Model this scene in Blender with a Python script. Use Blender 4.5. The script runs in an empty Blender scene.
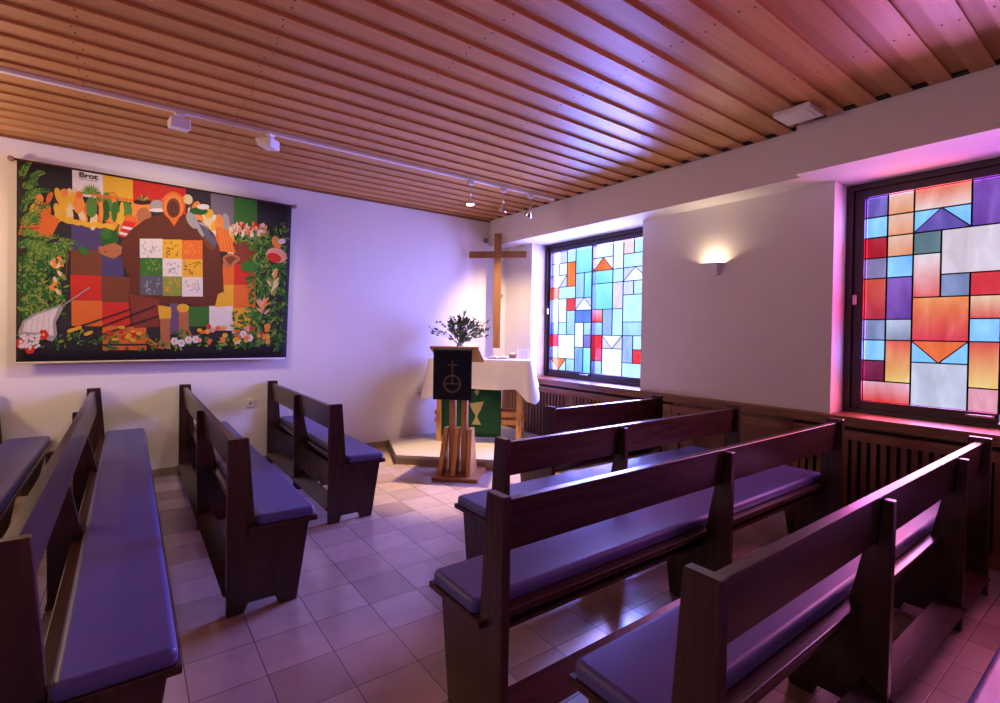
import bpy, bmesh, math, random
from mathutils import Vector, Matrix
R2 = math.sqrt(2)
rnd = random.Random(7)
SC = bpy.context.scene
COL = SC.collection

# ------------------------------------------------------------------ materials
def nodes(name):
    m = bpy.data.materials.new(name); m.use_nodes = True
    nt = m.node_tree; nt.nodes.clear()
    out = nt.nodes.new('ShaderNodeOutputMaterial')
    return m, nt, out

def N(nt, kind, **kw):
    n = nt.nodes.new(kind)
    for k, v in kw.items():
        if k in n.inputs.keys():
            n.inputs[k].default_value = v
        else:
            setattr(n, k, v)
    return n

def rgba(c): return (c[0], c[1], c[2], 1.0)

def plain(name, col, rough=.6, noise=.08, scale=14, spec=.5, bump=0.0, bscale=60, metal=0.0, coat=0.0, sheen=0.0):
    m, nt, out = nodes(name)
    b = N(nt, 'ShaderNodeBsdfPrincipled', Roughness=rough, Metallic=metal)
    b.inputs['Specular IOR Level'].default_value = spec
    b.inputs['Coat Weight'].default_value = coat
    b.inputs['Sheen Weight'].default_value = sheen
    tc = N(nt, 'ShaderNodeTexCoord')
    nz = N(nt, 'ShaderNodeTexNoise', Scale=scale, Detail=4.0)
    nt.links.new(tc.outputs['Object'], nz.inputs['Vector'])
    mp = N(nt, 'ShaderNodeMapRange'); mp.inputs['To Min'].default_value = 1 - noise; mp.inputs['To Max'].default_value = 1 + noise
    nt.links.new(nz.outputs['Fac'], mp.inputs['Value'])
    mx = N(nt, 'ShaderNodeVectorMath', operation='SCALE'); mx.inputs[0].default_value = col
    nt.links.new(mp.outputs['Result'], mx.inputs['Scale'])
    nt.links.new(mx.outputs['Vector'], b.inputs['Base Color'])
    if bump:
        n2 = N(nt, 'ShaderNodeTexNoise', Scale=bscale, Detail=5.0)
        nt.links.new(tc.outputs['Object'], n2.inputs['Vector'])
        bp = N(nt, 'ShaderNodeBump', Strength=bump, Distance=.01)
        nt.links.new(n2.outputs['Fac'], bp.inputs['Height']); nt.links.new(bp.outputs['Normal'], b.inputs['Normal'])
    nt.links.new(b.outputs[0], out.inputs[0])
    return m

def wood(name, c1, c2, rough=.4, stretch=(2, 30, 30), spec=.5, plank=None):
    """grain runs along the short stretch axis; plank=(axis, pitch, origin) varies tone board by board"""
    m, nt, out = nodes(name)
    b = N(nt, 'ShaderNodeBsdfPrincipled', Roughness=rough)
    b.inputs['Specular IOR Level'].default_value = spec
    tc = N(nt, 'ShaderNodeTexCoord')
    mpn = N(nt, 'ShaderNodeMapping'); mpn.inputs['Scale'].default_value = stretch
    nt.links.new(tc.outputs['Object'], mpn.inputs['Vector'])
    nz = N(nt, 'ShaderNodeTexNoise', Scale=1.0, Detail=6.0, Distortion=.6)
    nt.links.new(mpn.outputs[0], nz.inputs['Vector'])
    rp = N(nt, 'ShaderNodeValToRGB')
    rp.color_ramp.elements[0].position = .3; rp.color_ramp.elements[0].color = rgba(c1)
    rp.color_ramp.elements[1].position = .72; rp.color_ramp.elements[1].color = rgba(c2)
    nt.links.new(nz.outputs['Fac'], rp.inputs['Fac'])
    colour = rp.outputs['Color']
    if plank:
        ax, pitch, o = plank
        sp = N(nt, 'ShaderNodeSeparateXYZ'); nt.links.new(tc.outputs['Object'], sp.inputs[0])
        a = N(nt, 'ShaderNodeMath', operation='SUBTRACT'); a.inputs[1].default_value = o
        nt.links.new(sp.outputs[ax], a.inputs[0])
        d = N(nt, 'ShaderNodeMath', operation='DIVIDE'); d.inputs[1].default_value = pitch
        nt.links.new(a.outputs[0], d.inputs[0])
        f = N(nt, 'ShaderNodeMath', operation='FLOOR'); nt.links.new(d.outputs[0], f.inputs[0])
        w = N(nt, 'ShaderNodeTexWhiteNoise', noise_dimensions='1D'); nt.links.new(f.outputs[0], w.inputs['W'])
        r = N(nt, 'ShaderNodeMapRange'); r.inputs['To Min'].default_value = .9; r.inputs['To Max'].default_value = 1.1
        nt.links.new(w.outputs['Value'], r.inputs['Value'])
        s = N(nt, 'ShaderNodeVectorMath', operation='SCALE')
        nt.links.new(colour, s.inputs[0]); nt.links.new(r.outputs[0], s.inputs['Scale'])
        colour = s.outputs['Vector']
    nt.links.new(colour, b.inputs['Base Color'])
    bp = N(nt, 'ShaderNodeBump', Strength=.08, Distance=.004)
    nt.links.new(nz.outputs['Fac'], bp.inputs['Height']); nt.links.new(bp.outputs['Normal'], b.inputs['Normal'])
    nt.links.new(b.outputs[0], out.inputs[0])
    return m

def tiles(name, pitch, ox, oy):
    m, nt, out = nodes(name)
    b = N(nt, 'ShaderNodeBsdfPrincipled'); b.inputs['Specular IOR Level'].default_value = .85
    tc = N(nt, 'ShaderNodeTexCoord')
    sp = N(nt, 'ShaderNodeSeparateXYZ'); nt.links.new(tc.outputs['Object'], sp.inputs[0])
    cell, edge = [], []
    for ax, o in (('X', ox), ('Y', oy)):
        a = N(nt, 'ShaderNodeMath', operation='SUBTRACT'); a.inputs[1].default_value = o
        nt.links.new(sp.outputs[ax], a.inputs[0])
        d = N(nt, 'ShaderNodeMath', operation='DIVIDE'); d.inputs[1].default_value = pitch
        nt.links.new(a.outputs[0], d.inputs[0])
        f = N(nt, 'ShaderNodeMath', operation='FLOOR'); nt.links.new(d.outputs[0], f.inputs[0]); cell.append(f)
        g = N(nt, 'ShaderNodeMath', operation='FRACT'); nt.links.new(d.outputs[0], g.inputs[0])
        s = N(nt, 'ShaderNodeMath', operation='SUBTRACT'); s.inputs[1].default_value = .5
        nt.links.new(g.outputs[0], s.inputs[0])
        ab = N(nt, 'ShaderNodeMath', operation='ABSOLUTE'); nt.links.new(s.outputs[0], ab.inputs[0]); edge.append(ab)
    mxe = N(nt, 'ShaderNodeMath', operation='MAXIMUM')
    nt.links.new(edge[0].outputs[0], mxe.inputs[0]); nt.links.new(edge[1].outputs[0], mxe.inputs[1])
    gr = N(nt, 'ShaderNodeMapRange'); gr.inputs['From Min'].default_value = .5 - .009; gr.inputs['From Max'].default_value = .5 - .005
    nt.links.new(mxe.outputs[0], gr.inputs['Value'])
    cv = N(nt, 'ShaderNodeCombineXYZ'); nt.links.new(cell[0].outputs[0], cv.inputs[0]); nt.links.new(cell[1].outputs[0], cv.inputs[1])
    wn = N(nt, 'ShaderNodeTexWhiteNoise', noise_dimensions='2D'); nt.links.new(cv.outputs[0], wn.inputs['Vector'])
    rp = N(nt, 'ShaderNodeValToRGB')
    rp.color_ramp.elements[0].color = rgba((.33, .225, .185)); rp.color_ramp.elements[1].color = rgba((.54, .405, .355))
    e = rp.color_ramp.elements.new(.2); e.color = rgba((.43, .315, .265))
    nt.links.new(wn.outputs['Value'], rp.inputs['Fac'])
    nz = N(nt, 'ShaderNodeTexNoise', Scale=9.0, Detail=6.0); nt.links.new(tc.outputs['Object'], nz.inputs['Vector'])
    mr = N(nt, 'ShaderNodeMapRange'); mr.inputs['To Min'].default_value = .82; mr.inputs['To Max'].default_value = 1.15
    nt.links.new(nz.outputs['Fac'], mr.inputs['Value'])
    sc = N(nt, 'ShaderNodeVectorMath', operation='SCALE'); nt.links.new(rp.outputs['Color'], sc.inputs[0]); nt.links.new(mr.outputs[0], sc.inputs['Scale'])
    mx = N(nt, 'ShaderNodeMixRGB'); nt.links.new(gr.outputs[0], mx.inputs['Fac'])
    nt.links.new(sc.outputs['Vector'], mx.inputs['Color1']); mx.inputs['Color2'].default_value = rgba((.10, .075, .065))
    nt.links.new(mx.outputs[0], b.inputs['Base Color'])
    rr = N(nt, 'ShaderNodeMapRange'); rr.inputs['To Min'].default_value = .13; rr.inputs['To Max'].default_value = .28
    nt.links.new(nz.outputs['Fac'], rr.inputs['Value']); nt.links.new(rr.outputs[0], b.inputs['Roughness'])
    bp = N(nt, 'ShaderNodeBump', Strength=.35, Distance=.003, invert=True)
    nt.links.new(gr.outputs[0], bp.inputs['Height']); nt.links.new(bp.outputs['Normal'], b.inputs['Normal'])
    nt.links.new(b.outputs[0], out.inputs[0])
    return m

def glass(name):
    """coloured glass, streaked for the blurred outdoors: the tint of each pane is carried by the mesh attribute «tint»"""
    m, nt, out = nodes(name)
    at_ = N(nt, 'ShaderNodeAttribute', attribute_name='tint')
    tc = N(nt, 'ShaderNodeTexCoord')
    mp = N(nt, 'ShaderNodeMapping'); mp.inputs['Scale'].default_value = (1, 9, 3.2)
    nt.links.new(tc.outputs['Object'], mp.inputs['Vector'])
    nz = N(nt, 'ShaderNodeTexNoise', Scale=1.0, Detail=3.0, Distortion=.7); nt.links.new(mp.outputs[0], nz.inputs['Vector'])  # streaks in the tint stand in for the blurred light outside
    mr = N(nt, 'ShaderNodeMapRange'); mr.inputs['From Min'].default_value = .25; mr.inputs['From Max'].default_value = .75
    mr.inputs['To Min'].default_value = 1.4; mr.inputs['To Max'].default_value = .9
    nt.links.new(nz.outputs['Fac'], mr.inputs['Value'])
    g = N(nt, 'ShaderNodeGamma'); nt.links.new(at_.outputs['Color'], g.inputs['Color']); nt.links.new(mr.outputs[0], g.inputs['Gamma'])
    tr = N(nt, 'ShaderNodeBsdfTransparent'); nt.links.new(g.outputs[0], tr.inputs['Color'])
    gl = N(nt, 'ShaderNodeBsdfGlossy', Roughness=.08); gl.inputs['Color'].default_value = (1, 1, 1, 1)
    mx = N(nt, 'ShaderNodeMixShader', Fac=.04)
    nt.links.new(tr.outputs[0], mx.inputs[1]); nt.links.new(gl.outputs[0], mx.inputs[2])
    nt.links.new(mx.outputs[0], out.inputs[0])
    return m

def emit(name, col, s):
    m, nt, out = nodes(name)
    e = N(nt, 'ShaderNodeEmission', Strength=s); e.inputs['Color'].default_value = rgba(col)
    nt.links.new(e.outputs[0], out.inputs[0]); return m

M = dict(
    plaster=plain('plaster', (.72, .69, .67), .85, .03, 5, .2, .12, 40),
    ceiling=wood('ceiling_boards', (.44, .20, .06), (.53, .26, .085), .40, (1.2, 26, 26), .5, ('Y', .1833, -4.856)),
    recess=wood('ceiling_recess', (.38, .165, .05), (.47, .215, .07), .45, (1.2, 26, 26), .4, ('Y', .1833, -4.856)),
    pew=wood('pew_wood', (.030, .013, .011), (.062, .028, .022), .25, (2.5, 34, 34), .42),
    pewv=wood('pew_wood_upright', (.030, .013, .011), (.058, .026, .020), .27, (30, 30, 2.5), .5),
    vinyl=plain('cushion_vinyl', (.098, .088, .275), .42, .10, 5, .28, .10, 180, coat=.03),
    floor=tiles('floor_tiles', .268, -3.8085, -3.2145),
    stone=plain('step_stone', (.47, .41, .35), .45, .16, 6, .4),
    riser=plain('step_riser', (.30, .23, .17), .55, .14, 6, .3),
    panel=wood('panel_wood', (.17, .062, .026), (.27, .11, .045), .4, (26, 2.4, 26), .5),
    slat=wood('slat_wood', (.13, .05, .025), (.20, .085, .04), .42, (30, 30, 2.4), .5),
    dark=plain('gap_shade_nail_wick_black', (.008, .006, .006), .8, .05),  # black painted in for shade in gaps; also colours nail heads and wicks
    frame=plain('window_frame_wood', (.030, .016, .018), .42, .12, 12, .5),
    lead=plain('lead_came', (.02, .02, .022), .5, .05),
    glass=glass('stained_glass'),
    oak=wood('light_oak', (.46, .22, .06), (.64, .34, .11), .42, (22, 22, 2.2), .45),
    beech=wood('lectern_wood', (.34, .14, .045), (.48, .22, .07), .4, (22, 22, 2.2), .45),
    crossw=wood('cross_wood', (.20, .085, .025), (.30, .14, .045), .45, (22, 22, 2.2), .4),
    linen=plain('white_linen', (.80, .77, .76), .85, .03, 20, .2, .08, 25, sheen=.2),
    navy=plain('dark_blue_cloth', (.012, .013, .022), .9, .1, 40, .1),
    bronze=plain('bronze_thread', (.085, .058, .045), .7, .1),
    green=plain('green_cloth', (.008, .045, .022), .85, .12, 18, .15),
    gold=plain('gold_thread', (.27, .23, .10), .65, .2, 40),
    white=plain('white_enamel', (.72, .70, .70), .4, .02),
    bulb=emit('lamp_bulb', (1, .8, .55), 22.0),
    glow=emit('wall_lamp_bulb', (1, .8, .55), 1.0),
    chrome=plain('chrome', (.75, .75, .78), .18, .02, metal=1.0),
    grey=plain('grey_paint', (.22, .21, .22), .5, .05),
    wax=plain('candle_wax', (.86, .84, .82), .5, .02),
    page=plain('paper', (.80, .77, .70), .8, .02),
    leaf=plain('leaf_green', (.035, .075, .025), .55, .3, 30),
    blossom=plain('blossom_violet', (.16, .10, .19), .6, .3, 30),
    stem=plain('stem_green', (.06, .075, .03), .6, .2),
    ceramic=plain('vase_glaze', (.10, .13, .12), .25, .1),
    brown=plain('brown_wood_block', (.30, .16, .08), .6, .15),
)

# ------------------------------------------------------------------ mesh helpers
class MB:
    def __init__(s): s.v, s.f, s.m, s.sm, s.mats = [], [], [], [], []
    def mi(s, mat):
        if mat not in s.mats: s.mats.append(mat)
        return s.mats.index(mat)
    def face(s, pts, mat, smooth=False):
        b = len(s.v); s.v += [tuple(p) for p in pts]
        s.f.append(tuple(range(b, b + len(pts)))); s.m.append(s.mi(mat)); s.sm.append(smooth)
    def raw(s, verts, faces, mat, smooth=False):
        b = len(s.v); s.v += [tuple(p) for p in verts]; k = s.mi(mat)
        for f in faces: s.f.append(tuple(b + i for i in f)); s.m.append(k); s.sm.append(smooth)
    def box(s, x0, x1, y0, y1, z0, z1, mat, bev=0.0):
        if x1 < x0: x0, x1 = x1, x0
        if y1 < y0: y0, y1 = y1, y0
        if z1 < z0: z0, z1 = z1, z0
        if bev > 0:
            bm = bmesh.new(); bmesh.ops.create_cube(bm, size=1)
            for v in bm.verts:
                v.co = Vector(((x0 + x1) / 2 + v.co.x * (x1 - x0), (y0 + y1) / 2 + v.co.y * (y1 - y0), (z0 + z1) / 2 + v.co.z * (z1 - z0)))
            bmesh.ops.bevel(bm, geom=bm.edges[:], offset=bev, segments=2, affect='EDGES', profile=.6)
            s.bm(bm, mat, False)
            return
        v = [(x0, y0, z0), (x1, y0, z0), (x1, y1, z0), (x0, y1, z0), (x0, y0, z1), (x1, y0, z1), (x1, y1, z1), (x0, y1, z1)]
        s.raw(v, [(0, 3, 2, 1), (4, 5, 6, 7), (0, 1, 5, 4), (1, 2, 6, 5), (2, 3, 7, 6), (3, 0, 4, 7)], mat)
    def bm(s, bm, mat, smooth=False):
        bmesh.ops.recalc_face_normals(bm, faces=bm.faces)
        bm.verts.index_update()
        s.raw([v.co[:] for v in bm.verts], [[v.index for v in f.verts] for f in bm.faces], mat, smooth); bm.free()
    def prism(s, poly, a0, a1, axis, mat, bev=0.0):
        """poly in the two other axes (cyclic order), extruded along axis from a0 to a1"""
        def P(a, p):
            return {'x': (a, p[0], p[1]), 'y': (p[0], a, p[1]), 'z': (p[0], p[1], a)}[axis]
        bm = bmesh.new()
        A = [bm.verts.new(P(a0, p)) for p in poly]; B = [bm.verts.new(P(a1, p)) for p in poly]
        n = len(poly)
        bm.faces.new(A[::-1]); bm.faces.new(B)
        for i in range(n): bm.faces.new((A[i], A[(i + 1) % n], B[(i + 1) % n], B[i]))
        bmesh.ops.recalc_face_normals(bm, faces=bm.faces)
        if bev: bmesh.ops.bevel(bm, geom=bm.edges[:], offset=bev, segments=1, affect='EDGES')
        s.bm(bm, mat)
    def lathe(s, prof, mat, c=(0, 0, 0), n=20, smooth=True, axis=None):
        vs, fs = [], []
        for r, z in prof:
            for i in range(n):
                t = 2 * math.pi * i / n; vs.append(Vector((r * math.cos(t), r * math.sin(t), z)))
        for j in range(len(prof) - 1):
            for i in range(n):
                a, b = j * n + i, j * n + (i + 1) % n
                fs.append((a, b, b + n, a + n))
        fs.append(tuple(range(n))[::-1]); fs.append(tuple(range((len(prof) - 1) * n, len(prof) * n)))
        q = Vector((0, 0, 1)).rotation_difference(Vector(axis)) if axis is not None else None
        s.raw([(q @ v if q else v) + Vector(c) for v in vs], fs, mat, smooth)
    def tube(s, pts, r, mat, n=8, smooth=True):
        pts = [Vector(p) for p in pts]; vs, fs = [], []
        rs = r if isinstance(r, (list, tuple)) else [r] * len(pts)
        for k, p in enumerate(pts):
            d = (pts[min(k + 1, len(pts) - 1)] - pts[max(k - 1, 0)]).normalized()
            a = d.orthogonal().normalized(); b = d.cross(a)
            for i in range(n):
                t = 2 * math.pi * i / n; vs.append(p + (a * math.cos(t) + b * math.sin(t)) * rs[k])
        for k in range(len(pts) - 1):
            for i in range(n):
                a, b = k * n + i, k * n + (i + 1) % n; fs.append((a, b, b + n, a + n))
        fs.append(tuple(range(n))[::-1]); fs.append(tuple(range((len(pts) - 1) * n, len(pts) * n)))
        s.raw(vs, fs, mat, smooth)
    def build(s, name, parent=None, label=None):
        me = bpy.data.meshes.new(name); me.from_pydata(s.v, [], s.f)
        for m in s.mats: me.materials.append(m)
        me.polygons.foreach_set('material_index', s.m); me.polygons.foreach_set('use_smooth', s.sm)
        me.update()
        o = bpy.data.objects.new(name, me); COL.objects.link(o)
        if parent: o.parent = parent
        if label: o['label'] = label
        return o

def tag(o, label, cat, group=None):
    o['label'] = label; o['category'] = cat
    if group: o['group'] = group
    return o
def thing(name, label, cat, loc=(0, 0, 0), rz=0.0, group=None):
    o = bpy.data.objects.new(name, None); o.empty_display_size = .1; COL.objects.link(o)
    o.location = loc; o.rotation_euler = (0, 0, rz)
    return tag(o, label, cat, group)
def structure(o): o['kind'] = 'structure'; return o
def copy_tree(root):
    r = root.copy(); COL.objects.link(r)
    for ch in list(root.children):
        c = ch.copy(); COL.objects.link(c); c.parent = r
        for g in list(ch.children):
            d = g.copy(); COL.objects.link(d); d.parent = c
    return r

# ------------------------------------------------------------------ room shell
XL, YB, ZC = -7.6, -7.6, 2.93           # far ends of the room behind and beside the camera, board height
B1, B2, ZB = -.283, -.378, 2.58         # beam faces and underside
Y_STEP = -3.978
W1A, W1B, W2A, W2B = -.574, -2.345, -4.097, -5.87
mb = MB(); mb.box(XL, .5, YB, .2, -.1, 0, M['floor']); structure(mb.build('floor'))
mb = MB(); mb.box(XL, .5, 0, .2, 0, 3.05, M['plaster']); structure(mb.build('wall_front'))
mb = MB(); mb.box(XL - .2, XL, YB, .2, 0, 3.05, M['plaster']); structure(mb.build('wall_left'))
mb = MB(); mb.box(XL - .2, .5, YB - .2, YB, 0, 3.05, M['plaster']); structure(mb.build('wall_back'))
mb = MB()
P = M['plaster']
mb.box(0, .5, 0, W1A, 0, ZB, P); mb.box(0, .5, W1B, W2A, 0, ZB, P); mb.box(0, .5, W2B, YB, 0, ZB, P)
mb.box(0, .5, W1A, W1B, 0, .80, P); mb.box(0, .5, W2A, W2B, 0, .80, P)
mb.box(B1, .5, 0, Y_STEP, ZB, 3.05, P); mb.box(B2, .5, Y_STEP, YB, ZB, 3.05, P)
structure(mb.build('wall_right'))
# boarded ceiling: face boards 10.5 cm wide nailed over recessed boards
mb = MB()
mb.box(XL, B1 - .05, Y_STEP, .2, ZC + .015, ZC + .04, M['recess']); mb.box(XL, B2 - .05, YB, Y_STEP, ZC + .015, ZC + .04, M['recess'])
mb.box(XL, .5, YB, .2, ZC + .10, ZC + .16, M['dark'])  # black lid so the open slots above the boards look dark
mb.box(B1 - .052, B1 - .001, Y_STEP, 0, ZC + .004, ZC + .1, M['dark']); mb.box(B2 - .052, B2 - .001, YB, Y_STEP, ZC + .004, ZC + .1, M['dark'])  # black filler stands in for shade where the boards meet the beam
k = -15
y = -4.838 + .1833 * k
while y < 0:
    if y > YB - .1:
        mb.box(XL, (B1 if y > Y_STEP else B2) - .010, y, min(y + .1055, -.001), ZC, ZC + .016, M['ceiling'])
    k += 1; y = -4.838 + .1833 * k
# nail heads on the face boards
for k in range(-8, 26):
    yy = -4.838 + .1833 * k
    if yy > -.2: continue
    for xx in (-6.2, -5.35, -4.5, -3.65, -2.8, -1.95, -1.1):
        for dy in (.022, .084):
            mb.lathe([(.0055, 0), (.0055, .0015)], M['dark'], (xx + rnd.uniform(-.02, .02), yy + dy, ZC - .0014), 6, False)
structure(mb.build('ceiling'))
mb = MB(); mb.box(XL, B1, -.018, 0, ZC - .022, ZC + .03, M['panel']); structure(mb.build('trim_1'))
mb = MB()
mb.box(XL, -1.74, -.012, 0, 0, .075, M['riser']); structure(mb.build('baseboard_front'))
# ------------------------------------------------------------------ windows
TINT = dict(white=(.78, .83, .90), pcyan=(.54, .77, .93), cyan=(.25, .62, .84), lblue=(.38, .56, .92), blue=(.16, .30, .78), dblue=(.12, .22, .66),
    peri=(.36, .45, .84), lav=(.62, .60, .86), lilac=(.70, .58, .82), violet=(.20, .13, .38), red=(.78, .05, .06), redor=(.82, .14, .05), orange=(.92, .20, .05),
    salmon=(.88, .55, .50), redpink=(.84, .20, .20), sky=(.33, .62, .92), crimson=(.55, .03, .05), grey=(.33, .27, .40), redmix=(.68, .06, .05), slate=(.28, .30, .42),
    dcrim=(.26, .02, .07), peach=(.92, .45, .24), purple=(.24, .08, .34), greyg=(.42, .41, .46), fire=(.90, .28, .07), fire2=(.92, .36, .16), redpale=(.92, .40, .26),
    dgreen=(.18, .25, .24), palered=(.90, .40, .30), pinkwhite=(.80, .61, .58), orred=(.90, .17, .10), greywhite=(.66, .60, .60), redpale2=(.85, .35, .36))
TOP = dict(fire=(.84, .12, .08), fire2=(.92, .62, .36), redpale=(.90, .20, .08), palered=(.90, .70, .62), orred=(.95, .33, .10), redpink=(.90, .46, .46), purple=(.28, .11, .40),
    blue=(.25, .42, .82), cyan=(.36, .74, .88), violet=(.24, .18, .48), peach=(.94, .58, .42), greyg=(.62, .61, .64), lblue=(.42, .62, .86), redmix=(.74, .12, .06))
BOT = dict(fire=(.95, .62, .20), fire2=(.80, .10, .08), redpale=(.94, .62, .50), palered=(.86, .12, .10), orred=(.82, .06, .10), redpink=(.82, .07, .05), purple=(.20, .07, .32),
    lblue=(.34, .52, .86), greyg=(.30, .30, .36), peach=(.92, .40, .20), redmix=(.55, .02, .06))
W1 = [('lav', 0, 2, 0, 1), ('pcyan', 2, 3, 0, 1), ('cyan', 3, 5, 0, 2), ('pcyan', 0, 1, 1, 2), ('white', 1, 2, 1, 2), ('orange', 2, 3, 1, 3), ('Vdown white lav', 0, 2, 2, 3), ('redor', 0, 1, 3, 4), ('pcyan', 1, 3, 3, 4), ('pcyan', 0, 1, 4, 6), ('white', 1, 2, 4, 6), ('red', 2, 3, 4, 5), ('lblue', 3, 4, 2, 4), ('cyan', 4, 5, 2, 4), ('Vup white lav', 3, 5, 4, 5), ('lblue', 2, 3, 5, 7), ('dblue', 3, 5, 5, 6), ('blue', 0, 1, 6, 7), ('pcyan', 1, 2, 6, 7), ('red', 0, 1, 7, 8), ('white', 1, 3, 7, 9), ('lblue', 0, 1, 8, 9), ('Vdown orange pcyan', 0, 2, 9, 10), ('lblue', 2, 3, 9, 10), ('white', 3, 4, 6, 8), ('lblue', 4, 5, 6, 7), ('violet', 4, 5, 7, 8), ('blue', 3, 4, 8, 10), ('cyan', 4, 5, 8, 10), ('white', 5, 7, 0, 1), ('white', 7, 8, 0, 2), ('salmon', 8, 9, 0, 1), ('pcyan', 9, 10, 0, 1), ('pcyan', 8, 10, 1, 2), ('Vup orange white', 5, 7, 1, 2), ('cyan', 5, 7, 2, 3), ('pcyan', 7, 8, 2, 3), ('Vup white lav', 8, 10, 2, 3), ('cyan', 5, 7, 3, 5), ('lilac', 7, 8, 3, 5), ('lav', 8, 9, 3, 4), ('pcyan', 9, 10, 3, 4), ('pcyan', 8, 10, 4, 6), ('redpink', 5, 6, 5, 6), ('peri', 6, 7, 5, 7), ('pcyan', 7, 8, 5, 7), ('lblue', 8, 10, 6, 7), ('lblue', 5, 6, 6, 7), ('red', 5, 6, 7, 9), ('Vdown white lilac', 6, 8, 7, 8), ('white', 6, 8, 8, 10), ('peri', 8, 9, 7, 9), ('pcyan', 9, 10, 7, 8), ('red', 9, 10, 8, 9), ('pcyan', 8, 10, 9, 10), ('lblue', 5, 6, 9, 10)]
W2 = [('violet', 0, 1, 0, 1), ('sky', 0, 1, 1, 2), ('crimson', 0, 1, 2, 3), ('grey', 0, 1, 3, 4), ('redmix', 0, 1, 4, 6), ('slate', 0, 1, 6, 7), ('sky', 0, 1, 7, 8), ('dcrim', 0, 1, 8, 9), ('redpink', 0, 2, 9, 10), ('peach', 1, 2, 0, 1), ('peach', 1, 2, 1, 2), ('peach', 1, 2, 2, 3), ('sky', 1, 2, 3, 4), ('purple', 1, 2, 4, 6), ('greyg', 1, 2, 6, 7), ('fire', 1, 2, 7, 9), ('redpale', 2, 4, 0, 1), ('Vup violet sky', 2, 4, 1, 2), ('dgreen', 2, 3, 2, 3), ('palered', 2, 3, 3, 5), ('pinkwhite', 3, 5, 2, 4), ('slate', 3, 4, 4, 5), ('orred', 2, 4, 5, 7), ('Vdown orange sky', 2, 4, 7, 8), ('greywhite', 2, 4, 8, 10), ('purple', 4, 5, 0, 2), ('red', 4, 5, 4, 5), ('fire2', 4, 5, 5, 6), ('sky', 4, 5, 6, 7), ('fire', 4, 5, 7, 9), ('redpale2', 4, 5, 9, 10)]

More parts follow.
